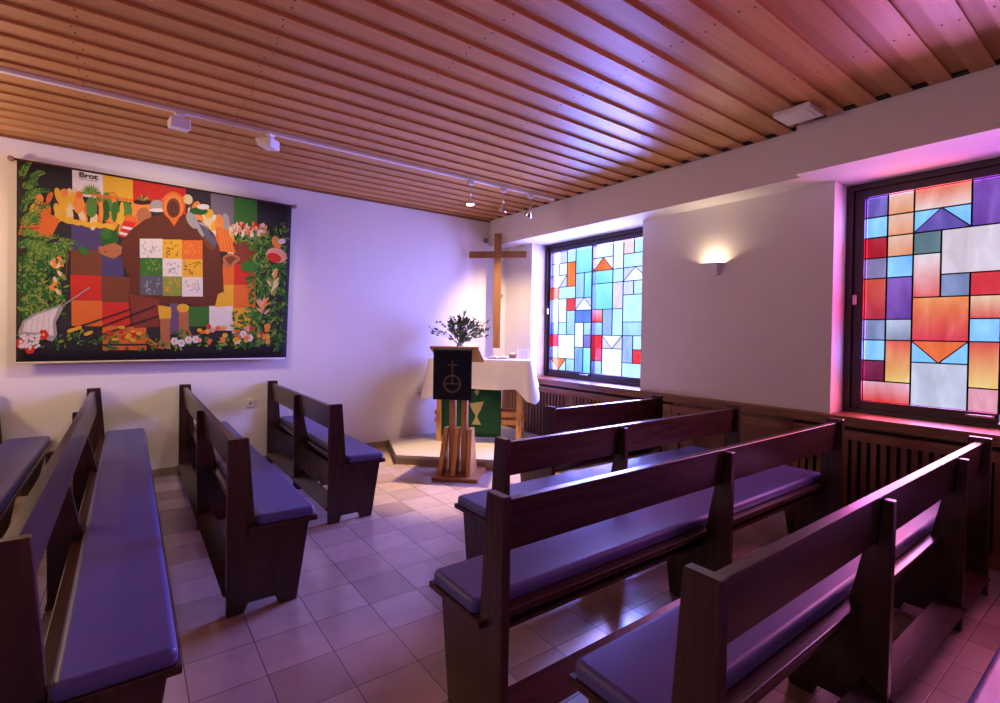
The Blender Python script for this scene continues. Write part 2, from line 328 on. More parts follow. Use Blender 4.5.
W2 = W2 + [(n, 9 - c1 + 1, 9 - c0 + 1, r0, r1) for n, c0, c1, r0, r1 in W2]      # the far sash, out of the picture, repeats the pattern
ROW = [2.475 - .1557 * k for k in range(11)]
def make_window(name, layout, cols, opening, mull, handle_side, dens):
    ya, yb = opening                                     # ya > yb
    root = thing(name, '', '', (0, 0, 0)); del root['label']; del root['category']; root['kind'] = 'structure'
    xg = .295
    zt, zb = ZB, .825
    gt, gb = ROW[0], ROW[10]
    # outer frame
    f = MB()
    f.box(.235, .36, ya, ya - .045, zb, zt, M['frame']); f.box(.235, .36, yb, min(cols[-1] - .045, yb + .045), zb, zt, M['frame'])
    f.box(.235, .36, ya - .045, yb + .045, zt - .045, zt, M['frame']); f.box(.235, .36, ya - .045, yb + .045, zb, zb + .03, M['frame'])
    f.build('outer_frame', root)
    # two sashes
    n = len(cols) // 2
    for a, b, lo, hi in ((0, 5, ya - .045, mull + .004), (5, 10, mull - .004, yb + .045)):
        y0, y1 = cols[a] if a == 0 else mull - .012, (mull + .012 if a == 0 else cols[10])
        s = MB()
        s.box(.262, .335, lo, y0, zb + .03, zt - .045, M['frame'], .004); s.box(.262, .335, y1, hi, zb + .03, zt - .045, M['frame'], .004)
        s.box(.262, .335, y0, y1, gt, zt - .045, M['frame']); s.box(.262, .335, y0, y1, zb + .03, gb, M['frame'])
        s.build('sash', root)
    # panes and lead cames
    g, l = MB(), MB()
    tint = []
    def c(i): return cols[i] if i != 5 else mull
    def pane(poly, t_top, t_bot, zhi, zlo):
        g.face([(xg, p[0], p[1]) for p in poly], M['glass'])
        for p in poly:
            k = (p[1] - zlo) / (zhi - zlo)
            tint.append(tuple((t_bot[i] + (t_top[i] - t_bot[i]) * k) * dens for i in range(3)) + (1.0,))
    def came(p, q, w=.0045):
        d = Vector((0, q[0] - p[0], q[1] - p[1])).normalized(); nn = Vector((0, -d.z, d.y)) * w
        p3, q3 = Vector((xg, *p)), Vector((xg, *q))
        vs = []
        for e in (p3, q3):
            for sx, sn in ((-1, -1), (1, -1), (1, 1), (-1, 1)): vs.append(e + nn * sn + Vector((sx * .004, 0, 0)))
        l.raw(vs, [(0, 1, 5, 4), (1, 2, 6, 5), (2, 3, 7, 6), (3, 0, 4, 7), (0, 3, 2, 1), (4, 5, 6, 7)], M['lead'])
    for nm, c0, c1, r0, r1 in layout:
        y0, y1, z1, z0 = c(c0), c(c1), ROW[r0], ROW[r1]
        if nm[0] == 'V':
            kind, inner, side = nm.split(); ym = (y0 + y1) / 2
            ti, ts = TINT[inner], TINT[side]
            if kind == 'Vup':
                tri, a, b = [(y0, z0), (y1, z0), (ym, z1)], [(y0, z0), (ym, z1), (y0, z1)], [(y1, z0), (y1, z1), (ym, z1)]
                came((y0, z0), (ym, z1)); came((y1, z0), (ym, z1))
            else:
                tri, a, b = [(y0, z1), (y1, z1), (ym, z0)], [(y0, z1), (ym, z0), (y0, z0)], [(y1, z1), (y1, z0), (ym, z0)]
                came((y0, z1), (ym, z0)); came((y1, z1), (ym, z0))
            pane(tri, ti, ti, z1, z0); pane(a, ts, ts, z1, z0); pane(b, ts, ts, z1, z0)
        else:
            t, b = TOP.get(nm, TINT[nm]), BOT.get(nm, TINT[nm])
            pane([(y0, z0), (y1, z0), (y1, z1), (y0, z1)], t, b, z1, z0)
        for p, q in (((y0, z0), (y1, z0)), ((y0, z1), (y1, z1)), ((y0, z0), (y0, z1)), ((y1, z0), (y1, z1))): came(p, q)
    go = g.build('glazing', root, 'coloured stained glass panes')
    at = go.data.color_attributes.new('tint', 'FLOAT_COLOR', 'CORNER')
    for i, t in enumerate(tint): at.data[i].color = t
    l.build('leading', root)
    # sash handle and latch
    h = MB()
    h.box(.245, .262, mull + .02, mull + .05, .885, .905, M['chrome'], .003)
    h.box(.236, .246, mull + .03, mull + .03 + .13 * handle_side, .888, .902, M['chrome'], .003)
    h.build('handle', root)
    h = MB(); h.box(.222, .236, ya - .055, ya - .080, 1.655, 1.73, M['white'], .003); h.build('latch', root)
    return root
make_window('window_1', W1, [-.655, -.783, -.935, -1.09, -1.24, -1.40, -1.55, -1.70, -1.855, -2.005, -2.20], (W1A, W1B), -1.40, 1, 1.0)
make_window('window_2', W2, [-4.21, -4.347, -4.503, -4.658, -4.812, -4.975, -5.138, -5.292, -5.447, -5.603, -5.74], (W2A, W2B), -4.975, 1, .74)

# sill board with its stepped edge, running along the whole window wall
mb = MB()
mb.box(-.065, 0, -.02, YB + .02, .803, .825, M['panel'], .003)
mb.box(0, .235, W1A, W1B, .803, .825, M['panel']); mb.box(0, .235, W2A, W2B, .803, .825, M['panel'])
mb.box(-.050, -.001, -.02, YB + .02, .768, .803, M['panel'])
mb.box(-.060, -.001, -.02, YB + .02, .752, .768, M['panel'], .003)
structure(mb.build('trim_2'))
# slatted radiator covers under it
def cover(y0, y1, name, label):
    L = y0 - y1
    r = thing(name, label, 'radiator cover', (0, y1, 0))
    b = MB(); b.box(-.008, -.001, 0, L, .02, .752, M['dark']); b.build('gap_shade_backing', r)  # black sheet painted in for the shade behind the slats
    a = MB(); a.box(-.046, -.010, .0, L, .655, .722, M['panel'], .002); a.build('top_rail', r)
    a = MB(); a.box(-.046, -.010, .0, L, .001, .09, M['panel'], .002); a.build('bottom_rail', r)
    for yy in (0, L - .05):
        a = MB(); a.box(-.0455, -.010, yy, yy + .05, .09, .655, M['panel'], .002); a.build('stile', r)
    s = MB(); n = int((L - .1) / .056)
    for i in range(n):
        c = .05 + (L - .1) * (i + .5) / n
        s.box(-.042, -.014, c - .017, c + .017, .085, .66, M['slat'])
    s.build('slat_grille', r)
    return r
cover(-.03, -1.36, 'radiator_cover', 'slatted brown radiator cover below the blue stained glass window, beside the altar')
cover(-1.365, -2.75, 'radiator_cover', 'slatted brown radiator cover behind the end of the front pew, below the blue window')
cover(-3.85, -5.10, 'radiator_cover', 'slatted brown radiator cover under the red stained glass window')
cover(-5.105, -6.3, 'radiator_cover', 'slatted brown radiator cover under the far half of the red window')
r = thing('wall_panel', 'plain framed wood panel under the wall lamp between the two windows', 'wall panel', (0, -3.845, 0))
b = MB(); b.box(-.02, -.001, 0, 1.09, .02, .752, M['slat']); b.build('board', r)
for i, (a0, a1, z0, z1) in enumerate(((0, 1.09, .655, .722), (0, 1.09, .001, .09), (0, .07, .09, .655), (1.02, 1.09, .09, .655))):
    a = MB(); a.box(-.046, -.019, a0, a1, z0, z1, M['panel'], .002); a.build(('rail', 'rail', 'stile', 'stile')[i], r)

# ------------------------------------------------------------------ corner step
PLAT = [(-1.74, -.001), (-2.01, -.80), (-.80, -2.01), (-.062, -1.76), (-.062, -.001)]
step = thing('altar_step', 'low pale stone step filling the corner beneath the altar table', 'step')
b = MB(); b.prism([(p[0] * .995 - .004, p[1] * .995 - .006 if p[1] < -.1 else p[1]) for p in PLAT], .0, .068, 'z', M['riser']); b.build('riser', step)
b = MB(); b.prism(PLAT, .068, .10, 'z', M['stone'], .003); b.build('stone_top', step)

# ------------------------------------------------------------------ pews
def make_pew(L, mids, label, loc, rz, group, seat=.424):
    r = thing('pew', label, 'pew', loc, rz, group)
    T = .036
    prof = [(0, 0), (.077, 0), (.095, .045), (.222, .045), (.238, 0), (.325, 0), (.385, .395), (.127, .403), (.093, .86), (0, .86)]
    for x in (0, L - T):
        a = MB(); a.prism(prof, x, x + T, 'x', M['pewv'], .003); a.build('end_panel', r)
    mprof = [(0, 0), (.077, 0), (.095, .045), (.222, .045), (.238, 0), (.325, 0), (.385, .395), (.127, .403), (.0755, .657), (.040, .661), (.025, .826), (-.008, .826)]
    for m in mids:
        a = MB(); a.prism(mprof, m - T, m, 'x', M['pewv'], .003); a.build('upright', r)
    a = MB(); a.prism([(.0405, .661), (.0255, .8385), (.0585, .8395), (.0745, .663)], T, L - T, 'x', M['pew'], .002); a.build('back_rail', r)
    a = MB(); a.box(-.028, L + .028, .085, seat + .009, .400, .4245, M['pew'], .004); a.build('seat_board', r)
    # cushion: rounded vinyl pad, slightly domed
    bm = bmesh.new(); bmesh.ops.create_cube(bm, size=1)
    x0, x1, y0, y1, z0, z1 = -.022, L + .022, .130, seat, .4245, .474
    for v in bm.verts: v.co = Vector(((x0 + x1) / 2 + v.co.x * (x1 - x0), (y0 + y1) / 2 + v.co.y * (y1 - y0), (z0 + z1) / 2 + v.co.z * (z1 - z0)))
    ve = [e for e in bm.edges if abs(e.verts[0].co.z - e.verts[1].co.z) > .01]
    bmesh.ops.bevel(bm, geom=ve, offset=.028, segments=4, affect='EDGES', profile=.5)
    te = [e for e in bm.edges if all(abs(v.co.z - z1) < 1e-5 for v in e.verts)]
    bmesh.ops.bevel(bm, geom=te, offset=.020, segments=4, affect='EDGES', profile=.5)
    be = [e for e in bm.edges if all(abs(v.co.z - z0) < 1e-5 for v in e.verts)]
    bmesh.ops.bevel(bm, geom=be, offset=.008, segments=2, affect='EDGES', profile=.5)
    a = MB(); a.bm(bm, M['vinyl'], True)
    o = a.build('seat_cushion', r)
    for p in o.data.polygons: p.use_smooth = len(p.vertices) == 4 and p.area < .5 * L * .1 or True
    o.data.polygons.foreach_set('use_smooth', [abs(p.normal.z) < .999 for p in o.data.polygons])
    a = MB(); a.box(T, L - T, .12, .33, .335, .352, M['pew'], .002); a.build('book_shelf', r)
    st = sorted([0] + list(mids) + [L])
    ed = [T] + [m for m in mids] ; en = [m - T for m in mids] + [L - T]
    for e0, e1 in zip(ed, en):
        a = MB(); a.prism([(-.005, .085), (.085, .150), (.076, .166), (-.014, .101)], e0, e1, 'x', M['pew'], .002); a.build('footrest', r)
    return r
GR = 'dark wooden pews with padded seats'
E_ = -.469
pew = [
 (-1.789, -2.959, [], 'front pew of the right block, only its dark backrest showing beside the altar'),
 (-2.752, -3.655, [.943], 'dark wooden pew second from the altar in the right block, directly behind the front pew'),
 (-3.292, -4.353, [1.428], 'long dark pew with shiny purple cushion standing third from the altar in the right block'),
 (-3.228, -5.056, [1.148, 2.198], 'nearest whole pew of the right block with two middle uprights and a broad footrest'),
 (-2.75, -5.757, [1.1], 'pew in the bottom right corner with only its blue cushion edge showing')]
for x, y, mids, lab in pew:
    make_pew(E_ - x, mids, lab, (x, y, 0), 0, GR)
left = [
 (-3.109, -2.046, [1.08], 'short dark pew standing nearest the altar against the wall with the wall hanging'),
 (-3.882, -2.944, [1.62], 'middle length dark pew below the wall hanging, between the short pew and the long pew'),
 (-4.555, -3.9225, [1.30, 2.60], 'long dark pew in the left foreground with a wide blue cushion'),
 (-5.20, -4.2, [1.35, 2.7], 'pew at the left edge of the picture with only its grey cushion showing')]
for x, e, mids, lab in left:
    make_pew(-.03 - e, mids, lab, (x, -.03, 0), -math.pi / 2, GR, .410)

# ------------------------------------------------------------------ altar (local x along the table, local y towards the corner)
def D(a, s, z=0): return ((a - s) / R2, (-a - s) / R2, z)
A45 = -math.pi / 4
al = thing('altar_table', 'wooden altar table in the corner with a white cloth over its top', 'altar', D(-.125, 1.055, .10), A45)
for sx in (-1, 1):
    for sy in (-1, 1):
        b = MB(); b.box(sx * .475 - .03, sx * .475 + .03, sy * .165 - .025, sy * .165 + .025, 0, .94, M['oak'], .003); b.build('leg', al)
b = MB(); b.box(-.56, .56, -.205, .205, .94, .972, M['oak'], .003); b.build('tabletop', al)
for z in (.22, .31):
    for y in (-.165, .165):
        b = MB(); b.box(-.53, .53, y - .012, y + .012, z, z + .055, M['beech'], .002); b.build('rail', al)
    for x in (-.475, .475):
        b = MB(); b.box(x - .012, x + .012, -.215, .215, z + .002, z + .053, M['beech'], .002); b.build('side_rail', al)
b = MB(); b.box(-.44, .44, -.17, -.14, .88, .94, M['beech']); b.build('apron', al)

def cloth(name, hx, hy, ztop, drop, mat, label, cat, loc):
    """cloth lying on a table: flat top and a hanging skirt with corner folds"""
    pts = []
    nx, ny = 40, 16
    for i in range(nx): pts.append((-hx + 2 * hx * i / nx, -hy))
    for i in range(ny): pts.append((hx, -hy + 2 * hy * i / ny))
    for i in range(nx): pts.append((hx - 2 * hx * i / nx, hy))
    for i in range(ny): pts.append((-hx, hy - 2 * hy * i / ny))
    n = len(pts); rows = 12; vs, fs = [], []
    for j in range(rows + 1):
        k = j / rows
        for i, (x, y) in enumerate(pts):
            cx, cy = abs(x) / hx, abs(y) / hy
            ex, ey = max(0, 1 - (hx - abs(x)) / .16), max(0, 1 - (hy - abs(y)) / .12)
            corner = ex * ey
            onx = abs(abs(x) - hx) < 1e-6; ony = abs(abs(y) - hy) < 1e-6
            dx = math.copysign(1, x) * (1 if onx else 0); dy = math.copysign(1, y) * (1 if ony else 0)
            if y > hy - 1e-6: dy = .12
            ang = .014 * math.sin(x * 13 + y * 7) + .008 * math.sin(x * 31 + 1) + .012 * math.sin(y * 37)
            flare = (.012 + .05 * k * (1.0 if onx else .5)) + k * ang + corner * k * .055
            if y > .3 * hy: flare = .012 + .02 * k + .3 * k * ang
            ln = math.hypot(dx, dy) or 1
            dd = drop * k * (1 + .04 * math.sin(x * 5 + 1)) + corner * .17 * k * (1 if x * y < 0 or True else 1)
            vs.append((x + dx / ln * flare, y + dy / ln * flare, ztop - dd - (.004 if j else 0) * 0))
    for j in range(rows):
        for i in range(n):
            a, b2 = j * n + i, j * n + (i + 1) % n; fs.append((a, a + n, b2 + n, b2))
    c0 = len(vs)
    # flat top grid with faint creases
    gx, gy = 30, 12; top = []
    for jy in range(gy + 1):
        for ix in range(gx + 1):
            x, y = -hx - .012 + (2 * hx + .024) * ix / gx, -hy - .012 + (2 * hy + .024) * jy / gy
            edge = ix in (0, gx) or jy in (0, gy)
            vs.append((x, y, ztop + (0 if edge else .0012 + .0012 * math.sin(ix * 1.3) * math.sin(jy * 1.7))))
    for jy in range(gy):
        for ix in range(gx):
            a = c0 + jy * (gx + 1) + ix; fs.append((a, a + 1, a + gx + 2, a + gx + 1))
    m = MB(); m.raw(vs, fs, mat, True); o = m.build(name)
    o.location = loc; o.rotation_euler = (0, 0, A45); tag(o, label, cat); return o
cloth('tablecloth', .60, .203, .980, .335, M['linen'], 'white linen cloth draped over the altar table in the corner', 'tablecloth', D(-.125, 1.055, .10))

def torus_flat(m, c, r, w, mat, y, n=36):
    for i in range(n):
        t0, t1 = 2 * math.pi * i / n, 2 * math.pi * (i + 1) / n
        q = []
        for t, rr in ((t0, r - w), (t1, r - w), (t1, r + w), (t0, r + w)): q.append((c[0] + rr * math.cos(t), y, c[1] + rr * math.sin(t)))
        m.face(q, mat)
# green altar hanging with gold chalice
gr = thing('altar_hanging', 'green cloth with a gold chalice hanging down the front of the altar', 'altar hanging', D(-.19, 1.240, .10), A45)
b = MB()
vs, fs = [], []
for j in range(13):
    for i in range(21):
        x = -.375 + .71 * i / 20; z = .88 - .81 * j / 12
        vs.append((x, -.006 - .006 * math.sin(x * 16) * (j / 12), z))
for j in range(12):
    for i in range(20):
        a = j * 21 + i; fs.append((a, a + 21, a + 22, a + 1))
b.raw(vs, fs, M['green'], True); co = b.build('cloth', gr)
sd = co.modifiers.new('thickness', 'SOLIDIFY'); sd.thickness = .004; sd.offset = 1
b = MB(); yy = -.0175; cx = .045
for poly in ([(-.085, .46), (.085, .49), (.05, .39), (.018, .335), (-.018, .335), (-.05, .38)], [(-.016, .335), (.016, .335), (.012, .30), (-.012, .30)],
             [(-.012, .30), (.012, .30), (.055, .215), (-.055, .215)], [(-.03, .60), (.0, .645), (.03, .60), (0, .555)]):
    b.prism([(cx + p[0], p[1]) for p in poly], yy, yy + .008, 'y', M['gold'])
b.build('chalice_emblem', gr)

# objects on the altar, table surface z = 1.083
ZA = 1.0845
for a, s, h, lab in ((.315, .90, .115, 'left one of two white block candles on the right end of the altar'), (.395, .905, .11, 'right one of two white block candles on the right end of the altar')):
    c = thing('candle', lab, 'candle', D(a, s, ZA), A45 + .1, 'white candles on the altar')
    b = MB(); b.box(-.032, .032, -.032, .032, 0, h, M['wax'], .004); b.build('wax_block', c)
    b = MB(); b.tube([(0, 0, h - .002), (.001, 0, h + .008), (.003, 0, h + .014)], .0015, M['dark'], 6); b.build('wick', c)
bk = thing('open_book', 'open white book lying on the altar left of the brown block', 'book', D(.07, 1.04, ZA), A45)
b = MB(); b.box(-.12, .12, -.085, .085, 0, .008, M['brown'], .002); b.build('cover', bk)
b = MB()
for sx in (-1, 1):
    prof = [(0, .010), (sx * .02, .024), (sx * .06, .032), (sx * .10, .028), (sx * .115, .020), (sx * .115, .008), (0, .008)]
    b.prism(prof, -.08, .08, 'y', M['page'])
b.build('pages', bk)
bl = thing('bread_basket', 'small brown basket on the altar between the book and the candles', 'basket', D(.225, .885, ZA), A45 + .2)
b = MB(); b.lathe([(.032, 0), (.040, .02), (.045, .045), (.046, .05), (.042, .05), (.036, .022), (.02, .012)], M['brown'], (0, 0, 0), 20)
b.build('bowl', bl)
b = MB(); b.lathe([(.001, .014), (.032, .02), (.038, .045), (.026, .066), (.001, .072)], M['page'], (0, 0, 0), 16); b.build('bread', bl)

# bouquet
vz = thing('flower_vase', 'vase of dark green twigs with small violet blossoms behind the lectern', 'vase', D(-.42, .98, ZA))
b = MB(); b.lathe([(.045, 0), (.055, .02), (.06, .07), (.045, .13), (.035, .16), (.042, .18), (.038, .18), (.031, .16), (.02, .12)], M['ceramic'], (0, 0, 0), 24); b.build('vessel', vz)
st, lf, bs = MB(), MB(), MB()
def leaf(m, p, d, ln, wd, mat):
    d = Vector(d).normalized(); s = d.orthogonal().normalized()
    s = (Matrix.Rotation(rnd.uniform(0, 6.28), 3, d) @ s); u = d.cross(s)
    p = Vector(p); mid = p + d * ln * .45 + u * ln * .06; end = p + d * ln
    m.raw([p, mid + s * wd, end, mid - s * wd, mid + u * .002], [(0, 1, 4), (1, 2, 4), (2, 3, 4), (3, 0, 4)], mat, True)
for i in range(85):
    th = rnd.uniform(0, 6.28); rr = rnd.uniform(.04, .40) * (1.0 if i % 3 else .6); h = rnd.uniform(.20, .36) if rr < .2 else rnd.uniform(.12, .30)
    if i == 0: th, rr, h = 1.2, .12, .42
    tip = Vector((rr * math.cos(th), rr * math.sin(th) * .55, .15 + h))
    # fan the twigs along the wall diagonal
    c, s_ = math.cos(A45), math.sin(A45); tip = Vector((tip.x * c - tip.y * s_, tip.x * s_ + tip.y * c, tip.z))
    mid = Vector((tip.x * .35, tip.y * .35, .15 + h * .6))
    pts = [(0, 0, .10), tuple(Vector((tip.x * .1, tip.y * .1, .17))), tuple(mid), tuple(tip)]
    st.tube(pts, [.003, .0028, .002, .0012], M['stem'], 5)
    for k in range(11):
        t = rnd.uniform(.15, 1); q = mid.lerp(tip, t) if t > .3 else Vector(pts[1]).lerp(mid, t * 3)
        leaf(lf, q, (tip - mid).normalized() + Vector((rnd.uniform(-1, 1), rnd.uniform(-1, 1), rnd.uniform(-.6, .8))) * .9, rnd.uniform(.03, .06), rnd.uniform(.008, .014), M['leaf'])
    if i % 2 == 0:
        for k in range(4):
            q = mid.lerp(tip, rnd.uniform(.6, 1.0))
            leaf(bs, q, (rnd.uniform(-1, 1), rnd.uniform(-1, 1), rnd.uniform(0, 1)), .022, .008, M['blossom'])
st.build('stems', vz); lf.build('leaves', vz); bs.build('blossoms', vz)

# ------------------------------------------------------------------ lectern
le = thing('lectern', 'wooden lectern with dark blue cloth standing in front of the altar step', 'lectern', D(-.112, 2.225, 0), A45)
b = MB(); b.box(-.22, .22, -.24, .228, 0, .03, M['beech'], .004); b.build('base_board', le)
for x, lean in ((-.135, -.03), (-.022, -.012), (.105, .008)):                     # three splayed foot boards
    b = MB()
    prof = [(-.17, .03), (.16, .03), (.055, .46), (-.065, .46)]
    vs = [(x + sx * .02 + (lean if z < .1 else 0), y, z) for sx in (-1, 1) for y, z in prof]
    b.raw(vs, [(3, 2, 1, 0), (4, 5, 6, 7), (0, 1, 5, 4), (1, 2, 6, 5), (2, 3, 7, 6), (3, 0, 4, 7)], M['oak']); b.build('foot_board', le)
for x in (-.079, .041):                            # two tall posts between them
    b = MB(); b.prism([(-.05, .03), (.05, .03), (.04, 1.13), (-.04, 1.19)], x - .0255, x + .0255, 'x', M['beech'], .003); b.build('post', le)
bd = [(-.135, 1.238), (-.140, 1.268), (.185, 1.130), (.190, 1.102)]
b = MB(); b.prism([(-.135, 1.235), (-.140, 1.262), (.19, 1.122), (.185, 1.095)], -.285, .195, 'x', M['beech'], .004); b.build('reading_board', le)
b = MB(); b.box(-.27, .18, .175, .19, 1.115, 1.145, M['beech'], .003); b.build('book_stop', le)
b = MB()
vs, fs = [], []
for j in range(11):
    for i in range(13):
        vs.append((-.244 + .375 * i / 12, -.1415 - .003 * math.sin(i * .9) * j / 10, 1.245 - .495 * j / 10))
for j in range(10):
    for i in range(12):
        a = j * 13 + i; fs.append((a, a + 13, a + 14, a + 1))
b.raw(vs, fs, M['navy'], True); hang = b.build('cloth_hanging', le, 'dark blue cloth with a cross above an orb')
sd = hang.modifiers.new('thickness', 'SOLIDIFY'); sd.thickness = .005; sd.offset = 1
b = MB(); yy = -.1525; cx = -.055
torus_flat(b, (cx, .905), .078, .009, M['bronze'], yy)
for x0, x1, z0, z1 in ((-.007, .007, .905, 1.13), (-.045, .045, 1.075, 1.089), (-.07, .07, .898, .910)):
    b.box(cx + x0, cx + x1, yy - .001, yy + .002, z0, z1, M['bronze'])
b.build('cross_and_orb_emblem', hang)

# ------------------------------------------------------------------ cross in the corner
cr = thing('cross', 'tall plain wooden cross hanging across the corner above the altar', 'cross', D(-.037, .50, 0), A45)
b = MB(); b.box(-.046, .046, -.02, .02, 1.194, 2.70, M['crossw'], .003); b.build('upright_beam', cr)
b = MB(); b.box(-.382, .382, -.022, .018, 2.38, 2.465, M['crossw'], .003); b.build('cross_arm', cr)
b = MB(); b.box(-.015, .015, .018, .43, 1.9, 1.93, M['grey'], .002); b.build('wall_bracket', cr)

# ------------------------------------------------------------------ lamps
tr = thing('light_track', 'white lighting track running along the boarded ceiling', 'light track')
b = MB(); b.box(-7.2, -.43, -1.458, -1.422, 2.905, 2.93, M['white'], .003); b.build('channel', tr)
for x in (-.445, -7.19):
    b = MB(); b.box(x - .02, x + .02, -1.462, -1.418, 2.900, 2.93, M['white'], .003); b.build('end_cap', tr)
def track_spot(x, aim, label):
    t = thing('track_spotlight', label, 'spotlight', (x, -1.44, 0), 0, 'small spotlights at the right end of the track')
    b = MB(); b.box(-.028, .028, -.02, .02, 2.868, 2.906, M['white'], .004); b.build('adapter', t)
    d = (Vector(aim) - Vector((x, -1.44, 2.72))).normalized(); p = Vector((0, 0, 2.742))
    b = MB(); b.tube([(0, 0, 2.87), (0, 0, 2.80), tuple(p)], .006, M['chrome'], 8); b.build('stem', t)
    b = MB(); b.lathe([(.007, -.012), (.018, 0), (.020, .028), (.043, .066), (.046, .078), (.042, .078), (.016, .034)], M['chrome'], p, 20, True, d); b.build('reflector', t)
    b = MB(); b.lathe([(.033, .066), (.038, .070), (.034, .076), (.015, .079)], M['bulb'], p, 18, True, d); b.build('bulb', t)
    return p + Vector((x, -1.44, 0)) + d * .095, d
spots = [track_spot(-1.545, (-1.64, -1.46, 0), 'leftmost of the three lit spotlights on the ceiling track'),
         track_spot(-1.135, (-1.0, -.8, 1.0), 'middle one of the three lit spotlights on the ceiling track'),
         track_spot(-.765, (-.40, -.36, 1.65), 'rightmost of the three lit spotlights, nearest the window wall')]
def flood(x, ang, label):
    t = thing('box_spotlight', label, 'floodlight', (x, -1.44, 0), ang, 'white box floodlights on the track')
    b = MB(); b.box(-.03, .03, -.02, .02, 2.885, 2.908, M['white'], .003); b.tube([(0, 0, 2.89), (0, 0, 2.855)], .012, M['white'], 10); b.build('adapter', t)
    b = MB(); b.prism([(-.045, 2.79), (-.045, 2.862), (.085, 2.862), (.06, 2.80)], -.06, .06, 'x', M['white'], .004); b.build('housing', t)
    b = MB(); b.prism([(.064, 2.806), (.086, 2.858), (.089, 2.858), (.067, 2.804)], -.052, .052, 'x', M['page']); b.build('lens', t)
flood(-3.99, .12, 'white box floodlight on the ceiling track above the wall hanging centre')
flood(-3.40, .75, 'white box floodlight on the track above the right part of the wall hanging')

sc = thing('wall_lamp', 'white wedge shaped wall lamp shining upward between the two windows', 'wall lamp', (-.001, -3.145, 2.0))
b = MB()
def shell(k, dz):
    return [(-.001, -.10 * k, .05), (-.001, .10 * k, .05), (-.115 * k, .085 * k, .05), (-.115 * k, -.085 * k, .05), (-.001, -.05 * k, -.055 + dz), (-.001, .05 * k, -.055 + dz), (-.04 * k, .045 * k, -.055 + dz), (-.04 * k, -.045 * k, -.055 + dz)]
FS = [(4, 5, 6, 7), (0, 4, 7, 3), (3, 7, 6, 2), (2, 6, 5, 1), (1, 5, 4, 0)]
b.raw(shell(1, 0), FS, M['white']); b.raw(shell(.93, .006), [f[::-1] for f in FS], M['white'])
for p, q in ((0, 3), (3, 2), (2, 1), (1, 0)): b.face([shell(1, 0)[p], shell(1, 0)[q], shell(.93, .006)[q], shell(.93, .006)[p]], M['white'])
b.build('shade', sc)
b = MB(); b.lathe([(.004, -.02), (.010, -.01), (.010, .01), (.004, .015)], M['glow'], (-.03, 0, -.02), 12); b.build('bulb', sc)
b = MB(); b.box(-.03, -.022, -.01, .01, -.068, -.048, M['white'], .002); b.build('switch', sc)

cl = thing('ceiling_lamp', 'flat white square lamp fitting on the boards beside the step in the beam', 'ceiling lamp', (-.62, -4.09, 0))
b = MB(); b.box(-.115, .115, -.115, .115, 2.897, 2.93, M['white'], .006); b.build('housing', cl)
b = MB(); b.box(-.085, .085, -.085, .085, 2.893, 2.898, M['page'], .003); b.build('cover', cl)

def socket(x, z, label):
    t = thing('wall_socket', label, 'socket', (x, 0, z), 0, 'white wall sockets')
    b = MB(); b.box(-.04, .04, -.012, -.001, -.04, .04, M['white'], .004); b.build('plate', t)
    b = MB(); b.lathe([(.014, 0), (.014, .002), (.010, .002), (.009, -.004)], M['grey'], (0, -.012, 0), 18, False, (0, -1, 0)); b.build('insert', t)
socket(-3.264, .635, 'white wall socket below the right end of the wall hanging')
socket(-1.335, .62, 'small wall socket left of the altar, below the hanging corner of the tablecloth')
jb = thing('small_grey_box', 'small grey box high on the wall left of the cross', 'box', (-.36, 0, 2.655))  # plain grey box on the wall, purpose not known
b = MB(); b.box(-.03, .03, -.035, -.001, -.03, .03, M['grey'], .003); b.build('housing', jb)
b = MB(); b.box(-.024, .024, -.039, -.034, -.024, .024, M['grey'], .002); b.build('cover', jb)

# ------------------------------------------------------------------ patchwork wall hanging
import numpy as np
def homography(src, dst):
    A = []
    for (x, y), (u, v) in zip(src, dst):
        A.append([x, y, 1, 0, 0, 0, -u * x, -u * y]); A.append([0, 0, 0, x, y, 1, -v * x, -v * y])
    h = np.linalg.solve(np.array(A, float), np.array([c for d in dst for c in d], float))
    return np.append(h, 1).reshape(3, 3)
QTL, QTR, QBR, QBL = (-4.998, 2.722), (-2.898, 2.692), (-2.938, 1.094), (-4.997, 1.091)
YT = -.080                                   # the cloth hangs a hand's breadth off the wall
HM = homography([(65, 40), (938, 180), (918, 678), (52, 690)], [(0, 1), (1, 1), (1, 0), (0, 0)])
def Q(u, v):
    u, v = min(max(u, .002), .998), min(max(v, .012), .998)
    return tuple((QBL[k] * (1 - u) + QBR[k] * u) * (1 - v) + (QTL[k] * (1 - u) + QTR[k] * u) * v for k in (0, 1))
def T(x, y):
    p = HM @ np.array([x, y, 1.0]); return Q(float(p[0] / p[2]), float(p[1] / p[2]))
FAB = {}
def fab(n, c):
    c = tuple(v * .85 for v in c)
    FAB[n] = plain('fabric_' + n, c, .9, .10, 30, .1)
for n, c in dict(black=(.036, .032, .034), white=(.62, .58, .55), yellow=(.62, .36, .035), red=(.50, .035, .025), orange=(.60, .14, .03), orange2=(.66, .23, .05), maroon=(.20, .045, .03),
    brown=(.11, .035, .022), brown2=(.16, .055, .028), skin=(.36, .14, .06), navy=(.07, .055, .14), purple=(.12, .08, .15), greyp=(.17, .14, .17), green=(.045, .15, .03), green2=(.085, .20, .04), dgreen=(.03, .10, .025),
    lime=(.20, .27, .05), grey=(.30, .29, .28), slate=(.10, .10, .13), pink=(.62, .30, .22), cream=(.62, .50, .28), dark=(.05, .02, .015)).items(): fab(n, c)
tp = thing('wall_hanging', 'large colourful patchwork wall hanging with a brown robed figure, on the left wall', 'wall hanging')
cl_ = MB(); layer = [0]
